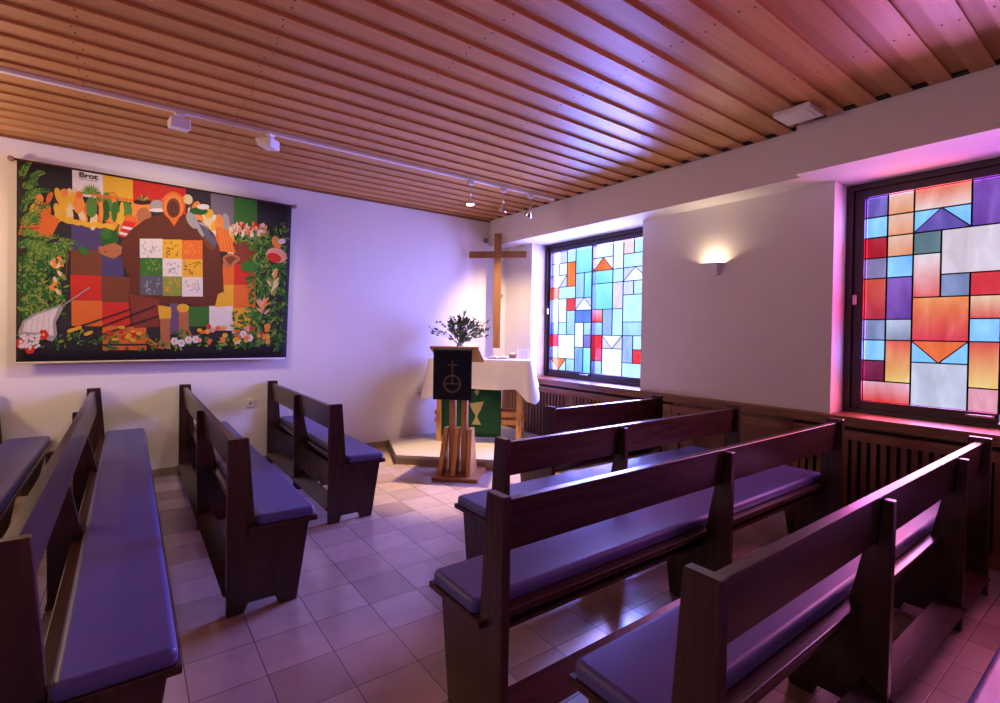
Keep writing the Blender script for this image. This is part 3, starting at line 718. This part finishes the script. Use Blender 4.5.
def put(pts, mat, world=False, lay=None):
    """one piece of cloth sewn on the ground; each later piece lies a hair in front of the earlier ones"""
    layer[0] += 1
    y = YT - .002 - (layer[0] * 2.2e-6 if lay is None else lay)
    w = pts if world else [T(*p) for p in pts]
    a = sum(w[i][0] * w[(i + 1) % len(w)][1] - w[(i + 1) % len(w)][0] * w[i][1] for i in range(len(w)))
    if a < 0: w = w[::-1]
    cl_.face([(p[0], y, p[1]) for p in w], FAB[mat])
def R(x0, y0, x1, y1, mat, dy=0): put([(x0, y0), (x1, y0 + dy), (x1, y1 + dy), (x0, y1)], mat)
def ell(cx, cy, rx, ry, mat, n=18, rot=0.0):
    c, s = math.cos(rot), math.sin(rot)
    put([(cx + rx * math.cos(t) * c - ry * math.sin(t) * s, cy + rx * math.cos(t) * s + ry * math.sin(t) * c) for t in [2 * math.pi * i / n for i in range(n)]], mat)
def lf_(cx, cy, a, ln, wd, mat):
    d = (math.cos(a), math.sin(a)); s = (-d[1], d[0])
    put([(cx, cy), (cx + d[0] * ln * .35 + s[0] * wd, cy + d[1] * ln * .35 + s[1] * wd), (cx + d[0] * ln * .7 + s[0] * wd * .8, cy + d[1] * ln * .7 + s[1] * wd * .8), (cx + d[0] * ln, cy + d[1] * ln),
         (cx + d[0] * ln * .7 - s[0] * wd * .8, cy + d[1] * ln * .7 - s[1] * wd * .8), (cx + d[0] * ln * .35 - s[0] * wd, cy + d[1] * ln * .35 - s[1] * wd)], mat)
def line(x0, y0, x1, y1, w, mat):
    dx, dy = x1 - x0, y1 - y0; l = math.hypot(dx, dy); nx, ny = -dy / l * w / 2, dx / l * w / 2
    put([(x0 + nx, y0 + ny), (x1 + nx, y1 + ny), (x1 - nx, y1 - ny), (x0 - nx, y0 - ny)], mat)
def frond(x, y, a, ln, mats, n=9, ll=26, w=3.2, curl=.25):
    for i in range(n):
        t = i / (n - 1); aa = a + curl * t
        px, py = x + math.cos(aa) * ln * t, y + math.sin(aa) * ln * t
        for s in (-1, 1): lf_(px, py, aa + s * .75, ll * (1 - .55 * t), w, rnd.choice(mats))
# ground squares
S = 0.16
R(240, 66, 337, 150, 'white', 15); R(337, 82, 432, 160, 'yellow', 15); R(432, 97, 600, 190, 'red', 26)
R(600, 123, 680, 240, 'black', 12); R(680, 137, 752, 240, 'greyp', 12); R(752, 149, 827, 245, 'green', 12)
R(235, 248, 335, 328, 'navy', 8); R(232, 328, 332, 408, 'brown2', 4); R(230, 408, 328, 488, 'red', 4); R(232, 490, 332, 572, 'orange', 2)
R(330, 345, 400, 415, 'navy', 4); R(328, 412, 420, 496, 'brown2', 4); R(330, 496, 420, 572, 'red', 0); R(330, 572, 470, 650, 'orange', 0); R(420, 490, 512, 575, 'maroon', 0)
R(752, 292, 824, 372, 'maroon', 6); R(750, 372, 822, 440, 'red', 3); R(750, 440, 820, 515, 'orange', 0); R(747, 515, 818, 590, 'yellow', 0)
R(716, 372, 752, 440, 'orange', 2); R(712, 440, 750, 515, 'yellow', 0); R(672, 508, 748, 588, 'white', 0); R(604, 510, 672, 575, 'green', 0); R(545, 495, 575, 600, 'purple', 0)
# fruit, bread and jugs heaped along the shoulders
for i in range(64):
    x = rnd.uniform(190, 480); y = rnd.uniform(150, 232) + (x - 190) * .06 + (25 if x > 380 else 0)
    ell(x, y, rnd.uniform(9, 17), rnd.uniform(15, 30), rnd.choice(['orange', 'orange2', 'yellow', 'green2', 'green', 'cream', 'orange2']), 12, rnd.uniform(-.4, .4))
for x, y, w, h, m in ((212, 165, 17, 34, 'yellow'), (215, 145, 13, 14, 'orange2'), (258, 180, 16, 32, 'orange2'), (262, 150, 12, 12, 'orange'), (300, 190, 18, 34, 'green2'), (345, 200, 12, 34, 'dgreen'), (372, 205, 10, 34, 'green'), (330, 205, 7, 34, 'orange2'), (396, 205, 7, 34, 'yellow')): ell(x, y, w, h, m)
for i in range(12): lf_(297, 150, -1.57 + (i - 5.5) * .24, 38, 3, rnd.choice(['green2', 'green', 'lime']))
for x in range(300, 430, 12): R(x, 146 + (x - 300) * .13, x + 10, 156 + (x - 300) * .13, 'orange')
for x, y in ((225, 235), (250, 240), (285, 246), (320, 248), (355, 252)): ell(x, y, 22, 9, 'yellow', 12, .25)
ell(355, 290, 30, 28, 'dgreen'); ell(345, 275, 16, 18, 'green')
for i in range(34):
    x = rnd.uniform(605, 742); y = 178 + (x - 605) * .75 + rnd.uniform(-22, 50)
    ell(x, min(y, 335), rnd.uniform(10, 17), rnd.uniform(14, 26), rnd.choice(['orange2', 'cream', 'grey', 'orange', 'brown2', 'white', 'yellow']), 12, rnd.uniform(-.5, .5))
ell(640, 200, 30, 13, 'dgreen'); ell(655, 185, 20, 9, 'white'); ell(628, 222, 26, 12, 'orange2'); ell(725, 235, 14, 30, 'grey'); ell(706, 240, 14, 32, 'orange2')
# striped gown and cup
put([(700, 250), (735, 262), (758, 335), (705, 330), (690, 290)], 'orange')
for k in range(4): line(706 + k * 9, 258, 716 + k * 11, 330, 2.5, 'orange2')
ell(460, 188, 28, 17, 'orange2'); ell(462, 172, 30, 9, 'dark'); ell(466, 215, 24, 26, 'skin'); ell(508, 182, 22, 18, 'grey'); ell(508, 198, 26, 6, 'white')
for i in range(9): lf_(464, 168, -1.57 + (i - 4) * .3, 24, 2.5, rnd.choice(['orange2', 'green2', 'brown2']))
put([(402, 232), (440, 240), (412, 292), (384, 282)], 'red'); put([(398, 250), (436, 258), (432, 265), (395, 257)], 'white'); put([(390, 268), (424, 278), (420, 285), (386, 276)], 'white')
# the robed figure
put([(395, 300), (425, 262), (470, 228), (520, 212), (562, 206), (605, 212), (650, 232), (688, 272), (706, 320), (716, 400), (720, 470), (698, 505), (640, 512), (600, 500), (540, 500), (512, 570), (470, 575), (420, 572), (414, 480), (420, 420), (396, 372), (385, 330)], 'brown')
put([(418, 470), (512, 488), (512, 575), (430, 580)], 'maroon')
for x, y in ((620, 230), (655, 262), (675, 300)): ell(x, y, 16, 30, rnd.choice(['slate', 'grey', 'brown2']), 14, -.5)
put([(640, 240), (664, 252), (700, 300), (690, 318), (664, 290)], 'slate')
ell(560, 182, 36, 46, 'orange', 24); put([(526, 195), (594, 195), (562, 250)], 'orange'); ell(560, 186, 29, 40, 'orange2', 24); put([(533, 200), (587, 200), (562, 240)], 'orange')
ell(560, 190, 22, 32, 'brown2', 20); ell(560, 194, 17, 26, 'brown', 18); ell(553, 188, 3, 2, 'dark', 8); ell(568, 188, 3, 2, 'dark', 8); line(560, 190, 560, 203, 2.5, 'brown2'); ell(560, 210, 5, 2, 'dark', 8)
for i in range(10): lf_(560 + (i - 4.5) * 7, 148 + abs(i - 4.5) * 4, -1.57 + (i - 4.5) * .12, 12, 2, 'orange2')
# nine sewn squares on the robe
xs = [452, 524, 586, 652]; ys = [295, 357, 415, 478]
cs = [['white', 'yellow', 'orange'], ['green', 'white', 'yellow'], ['slate', 'lime', 'white']]
for j in range(3):
    for i in range(3):
        x0, x1, y0, y1 = xs[i], xs[i + 1], ys[j] + i * 2 - 4, ys[j + 1] + i * 2 - 4
        R(x0, y0, x1, y1, cs[j][i])
        for k in range(16):
            a = rnd.uniform(0, 6.28); px, py = rnd.uniform(x0 + 10, x1 - 10), rnd.uniform(y0 + 9, y1 - 9)
            lf_(px, py, a, min(14, x1 - px - 2, px - x0 - 2), 1.6, {'white': 'grey', 'yellow': 'brown2', 'orange': 'orange2', 'green': 'lime', 'slate': 'grey', 'lime': 'orange2'}[cs[j][i]])
# hands, cuffs and legs
put([(318, 322), (345, 312), (372, 305), (396, 318), (392, 342), (370, 356), (345, 350), (326, 340), (350, 334), (322, 330)], 'skin')
for k in range(4): lf_(350, 318 + k * 7, 3.1 + k * .05, 34, 3, 'skin')
put([(716, 350), (735, 336), (768, 346), (772, 358), (740, 384), (718, 380)], 'skin'); put([(722, 352), (745, 345), (762, 352), (738, 376)], 'brown2')
put([(514, 545), (548, 545), (546, 600), (548, 640), (520, 648), (500, 632), (516, 615)], 'skin'); put([(574, 520), (606, 520), (606, 580), (620, 610), (596, 618), (574, 605)], 'skin')
put([(508, 506), (550, 512), (550, 548), (512, 550)], 'yellow'); ell(588, 515, 20, 14, 'yellow')
put([(470, 606), (505, 630), (524, 645), (500, 645), (468, 626)], 'orange')
put([(700, 470), (720, 462), (718, 482), (742, 508), (690, 512)], 'yellow')
# figures and basket at the upper left
put([(82, 222), (170, 214), (200, 232), (170, 290), (66, 280)], 'orange')
for j in range(5): line(78 - j * 2, 228 + j * 11, 142 - j * 3, 226 + j * 11, 4, 'maroon')
ell(150, 200, 22, 24, 'orange'); ell(120, 200, 16, 20, 'yellow'); ell(133, 165, 15, 17, 'orange2'); ell(167, 160, 9, 20, 'orange', 12, .4); line(120, 185, 160, 190, 5, 'navy')
# dark bamboo and left foliage
R(66, 350, 150, 560, 'dgreen')
for i in range(26):
    frond(rnd.uniform(66, 110), rnd.uniform(90, 330), rnd.uniform(-1.4, .5), rnd.uniform(40, 80), ['green2', 'lime', 'green'], 8, 22, 2.6)
for i in range(22): frond(rnd.uniform(66, 210), rnd.uniform(300, 370), rnd.uniform(-.8, 1.4), rnd.uniform(40, 66), ['green2', 'green', 'lime'], 8, 20, 2.6)
for x in (72, 108, 150): line(x + 8, 345, x, 560, 3.5, 'black')
for i in range(420):
    lf_(rnd.uniform(70, 205), rnd.uniform(370, 540), rnd.uniform(0, 6.28), rnd.uniform(10, 26), rnd.uniform(2, 4.5), rnd.choice(['green', 'green2', 'lime', 'dgreen', 'lime', 'dgreen']))
for i in range(14):
    x, y = rnd.uniform(160, 210), rnd.uniform(350, 470); ell(x, y, 6, 12, rnd.choice(['orange2', 'lime', 'cream']), 10, rnd.uniform(-1, 1))
line(222, 335, 216, 420, 3.5, 'brown2'); line(222, 332, 320, 326, 3, 'brown2')
for i in range(12): lf_(268, 345, rnd.uniform(3.4, 6.0), 30, 3, 'green')
# right foliage
for i in range(640):
    x, y = rnd.uniform(800, 920), rnd.uniform(240, 640); x += (y > 520) * rnd.uniform(-60, 0)
    lf_(x, y, rnd.uniform(0, 6.28), rnd.uniform(10, 28), rnd.uniform(2, 5), rnd.choice(['green', 'green2', 'dgreen', 'lime', 'green', 'dgreen']))
for i in range(60): lf_(rnd.uniform(755, 860), rnd.uniform(268, 300), rnd.uniform(0, 6.28), 18, 3, rnd.choice(['lime', 'green2', 'green']))
for i in range(70): ell(rnd.uniform(742, 858), rnd.uniform(238, 276), rnd.uniform(3, 7), rnd.uniform(4, 9), rnd.choice(['pink', 'white', 'red', 'orange2', 'cream']), 8)
ell(800, 380, 28, 18, 'green'); ell(888, 342, 34, 24, 'pink', 14, .3); ell(880, 350, 24, 15, 'red', 14, .3); ell(888, 300, 14, 22, 'orange2', 12, -.4); ell(905, 296, 12, 9, 'white')
for i in range(18): lf_(876 + rnd.uniform(-6, 6), 440 + rnd.uniform(-30, 40), rnd.uniform(-2.2, -.9), 34, 4, rnd.choice(['cream', 'orange2', 'lime']))
for i in range(16): lf_(845, 520 + rnd.uniform(-18, 18), rnd.uniform(-2.6, -.5), 30, 4, rnd.choice(['orange2', 'cream', 'pink']))
# net, flowers and the planted strip along the bottom
for i in range(220):
    x = rnd.uniform(60, 915); y = rnd.uniform(592, 640)
    if 470 < x < 560 and y < 620: continue
    lf_(x, y, rnd.uniform(0, 6.28), rnd.uniform(10, 24), rnd.uniform(2, 5), rnd.choice(['green', 'green2', 'dgreen', 'green', 'lime']))
for x0, y0, x1, y1 in ((225, 585, 418, 520), (258, 602, 500, 508), (290, 612, 512, 540), (330, 632, 470, 632), (300, 622, 350, 640)): line(x0, y0, x1, y1, 4.5, 'black')
for x, y in ((232, 586), (250, 580), (285, 596)): ell(x, y, 16, 6, 'yellow', 10, -.35)
put([(76, 556), (120, 530), (200, 505), (206, 516), (182, 560), (186, 600), (170, 622), (120, 606), (66, 612), (62, 590)], 'grey')
put([(84, 560), (124, 536), (190, 514), (172, 560), (174, 604), (124, 594), (76, 590)], 'white')
for k in range(5): line(90 + k * 18, 556 - k * 8, 84 + k * 18, 592 + k * 2, 1.4, 'grey')
line(204, 508, 290, 450, 4, 'grey')
for x, y in ((68, 628), (98, 645), (142, 600)):
    for k in range(6): ell(x + 9 * math.cos(k * 1.05), y + 9 * math.sin(k * 1.05), 8, 8, 'red', 10)
    ell(x, y, 5, 5, 'yellow', 8)
for i in range(40): ell(rnd.uniform(62, 130), rnd.uniform(600, 640), 6, 5, 'white', 8)
for x, y in ((560, 622), (582, 628), (605, 618), (628, 616), (780, 600), (760, 620), (800, 612)):
    for k in range(6): ell(x + 7 * math.cos(k * 1.05), y + 7 * math.sin(k * 1.05), 6, 6, 'white', 8)
    ell(x, y, 4, 4, 'yellow', 8)
for i in range(34): ell(rnd.uniform(640, 860), rnd.uniform(575, 625), rnd.uniform(5, 11), rnd.uniform(5, 10), rnd.choice(['red', 'orange2', 'pink', 'orange', 'yellow']), 10)
for i in range(14): ell(rnd.uniform(340, 470), rnd.uniform(575, 620), rnd.uniform(6, 14), rnd.uniform(4, 9), rnd.choice(['yellow', 'orange', 'red', 'green']), 10)
# the ground cloth itself: a gently hanging sheet just behind
g = MB()
vs, fs = [], []
for j in range(9):
    for i in range(33):
        p = tuple((QBL[k] * (1 - i / 32) + QBR[k] * i / 32) * (1 - j / 8) + (QTL[k] * (1 - i / 32) + QTR[k] * i / 32) * j / 8 for k in (0, 1))
        vs.append((p[0], YT + .0012 * math.sin(i * .7), p[1]))
for j in range(8):
    for i in range(32):
        a = j * 33 + i; fs.append((a, a + 1, a + 34, a + 33))
g.raw(vs, fs, FAB['black'], True)
gc = g.build('ground_cloth', tp); sd = gc.modifiers.new('thickness', 'SOLIDIFY'); sd.thickness = .003; sd.offset = -1
ap = cl_.build('applique', tp, 'figures, fruit and plants sewn on the black ground')
g = MB(); g.tube([(QBL[0], YT, QBL[1]), (QBR[0], YT, QBR[1])], .009, FAB['white'], 10); g.build('hem', tp)
g = MB(); g.tube([(QTL[0] - .03, YT, QTL[1] + .006), (QTR[0] + .03, YT, QTR[1] + .005)], .009, FAB['dark'], 12)
g.build('rod', tp)
for x, z in ((QTL[0] - .035, QTL[1] + .006), (QTR[0] + .03, QTR[1] + .004)):
    g = MB(); g.lathe([(.012, -.02), (.020, -.012), (.022, 0), (.020, .012), (.012, .02)], M['brown'], (x, YT, z), 14, True, (1, 0, 0)); g.tube([(x, -.001, z), (x, YT, z)], .006, M['brown'], 8); g.build('knob', tp)
fc = bpy.data.curves.new('lettering', 'FONT'); fc.body = 'Brot'; fc.size = .062; fc.offset = .0014; fc.extrude = .0004; fc.align_x = 'CENTER'
tmp = bpy.data.objects.new('tmp', fc); COL.objects.link(tmp); bpy.context.view_layer.update()
me = bpy.data.meshes.new_from_object(tmp.evaluated_get(bpy.context.evaluated_depsgraph_get()))
bpy.data.objects.remove(tmp)
me.name = 'lettering'; me.materials.clear(); me.materials.append(FAB['black'])
tx, tz = T(291, 97)
lo = bpy.data.objects.new('lettering', me); COL.objects.link(lo); lo.parent = tp
lo.rotation_euler = (math.pi / 2, 0, 0); lo.scale = (1.1, 1, 1); lo.location = (tx, YT - .0055, tz)
g = MB(); g.box(tx - .06, tx + .06, YT - .0062, YT - .0054, tz - .018, tz - .012, FAB['grey']); g.build('underline', tp)

# ------------------------------------------------------------------ light
W = bpy.data.worlds.new('daylight'); SC.world = W; W.use_nodes = True
nt = W.node_tree; nt.nodes.clear()
o = nt.nodes.new('ShaderNodeOutputWorld'); bg = nt.nodes.new('ShaderNodeBackground')
bg.inputs['Color'].default_value = (.74, .87, 1.15, 1); bg.inputs['Strength'].default_value = 1.55
nt.links.new(bg.outputs[0], o.inputs[0])
def aim(o, d): o.rotation_euler = Vector(d).to_track_quat('-Z', 'Y').to_euler()
def lamp(name, kind, loc, d, power, col, **kw):
    l = bpy.data.lights.new(name, kind); l.energy = power; l.color = col
    for k, v in kw.items(): setattr(l, k, v)
    o = bpy.data.objects.new(name, l); COL.objects.link(o); o.location = loc; aim(o, d); return o
DAY = (.95, .98, 1.0)
lamp('daylight_beyond_blue_window', 'AREA', (1.35, -1.45, 2.0), (-1, -.18, -.26), 1150, (.38, .33, 1.0), shape='RECTANGLE', size=2.6, size_y=2.2)
lamp('daylight_beyond_red_window', 'AREA', (1.35, -5.0, 1.95), (-1, .12, -.22), 720, (.74, .36, .98), shape='RECTANGLE', size=2.6, size_y=2.2)
WARM = (1.0, .70, .40)
for (p, d), e, ang, bl in zip(spots, (450, 80, 200), (54, 46, 58), (.5, .5, 1.0)):
    lamp('spotlight_beam', 'SPOT', p, d, e, WARM, spot_size=math.radians(ang), spot_blend=bl, shadow_soft_size=.02)
lamp('wall_lamp_glow', 'AREA', (-.046, -3.145, 2.015), (-.02, 0, 1), 2.2, (1, .78, .5), shape='RECTANGLE', size=.045, size_y=.045)
lamp('floodlight_beam', 'SPOT', (-3.99, -1.34, 2.82), (-.05, 1, -.95), 55, (1, .80, .58), spot_size=math.radians(105), spot_blend=.9, shadow_soft_size=.05)
lamp('floodlight_beam', 'SPOT', (-3.36, -1.36, 2.82), (-.55, 1, -.9), 38, (1, .80, .58), spot_size=math.radians(105), spot_blend=.9, shadow_soft_size=.05)
# wall lamps of the unseen part of the room, to the left of the picture
lamp('room_lamp', 'POINT', (-6.2, -1.0, 2.1), (0, 0, -1), 70, (1, .72, .42), shadow_soft_size=.12)
lamp('room_lamp', 'POINT', (-6.9, -4.2, 2.2), (0, 0, -1), 10, (1, .74, .46), shadow_soft_size=.12)

# ------------------------------------------------------------------ camera
yaw, pitch, roll, f = -0.6389, -0.0098, 0.0155, 499.52
r = Vector((math.cos(yaw), math.sin(yaw), 0)); fw = Vector((-math.sin(yaw), math.cos(yaw), 0)); up = Vector((0, 0, 1))
fw, up = fw * math.cos(pitch) + up * math.sin(pitch), up * math.cos(pitch) - fw * math.sin(pitch)
r, up = r * math.cos(roll) + up * math.sin(roll), up * math.cos(roll) - r * math.sin(roll)
cam = bpy.data.cameras.new('camera'); co = bpy.data.objects.new('camera', cam); COL.objects.link(co)
cam.sensor_width = 36; cam.sensor_fit = 'HORIZONTAL'; cam.lens = f / 1000 * 36; cam.shift_y = -13.824 / 1000; cam.clip_start = .02
m = Matrix((r, up, -fw)).transposed().to_4x4(); m.translation = Vector((-4.2663, -5.6344, 1.3958)); co.matrix_world = m
SC.camera = co
SC.view_settings.view_transform = 'Standard'; SC.view_settings.look = 'None'; SC.view_settings.gamma = 1.0; SC.view_settings.exposure = 0.2
SC.view_settings.use_curve_mapping = False
SC.cycles.max_bounces = 8; SC.cycles.diffuse_bounces = 5; SC.cycles.transparent_max_bounces = 12; SC.cycles.use_denoising = True
SC.cycles.sample_clamp_indirect = 6.0; SC.cycles.caustics_reflective = False; SC.cycles.caustics_refractive = False
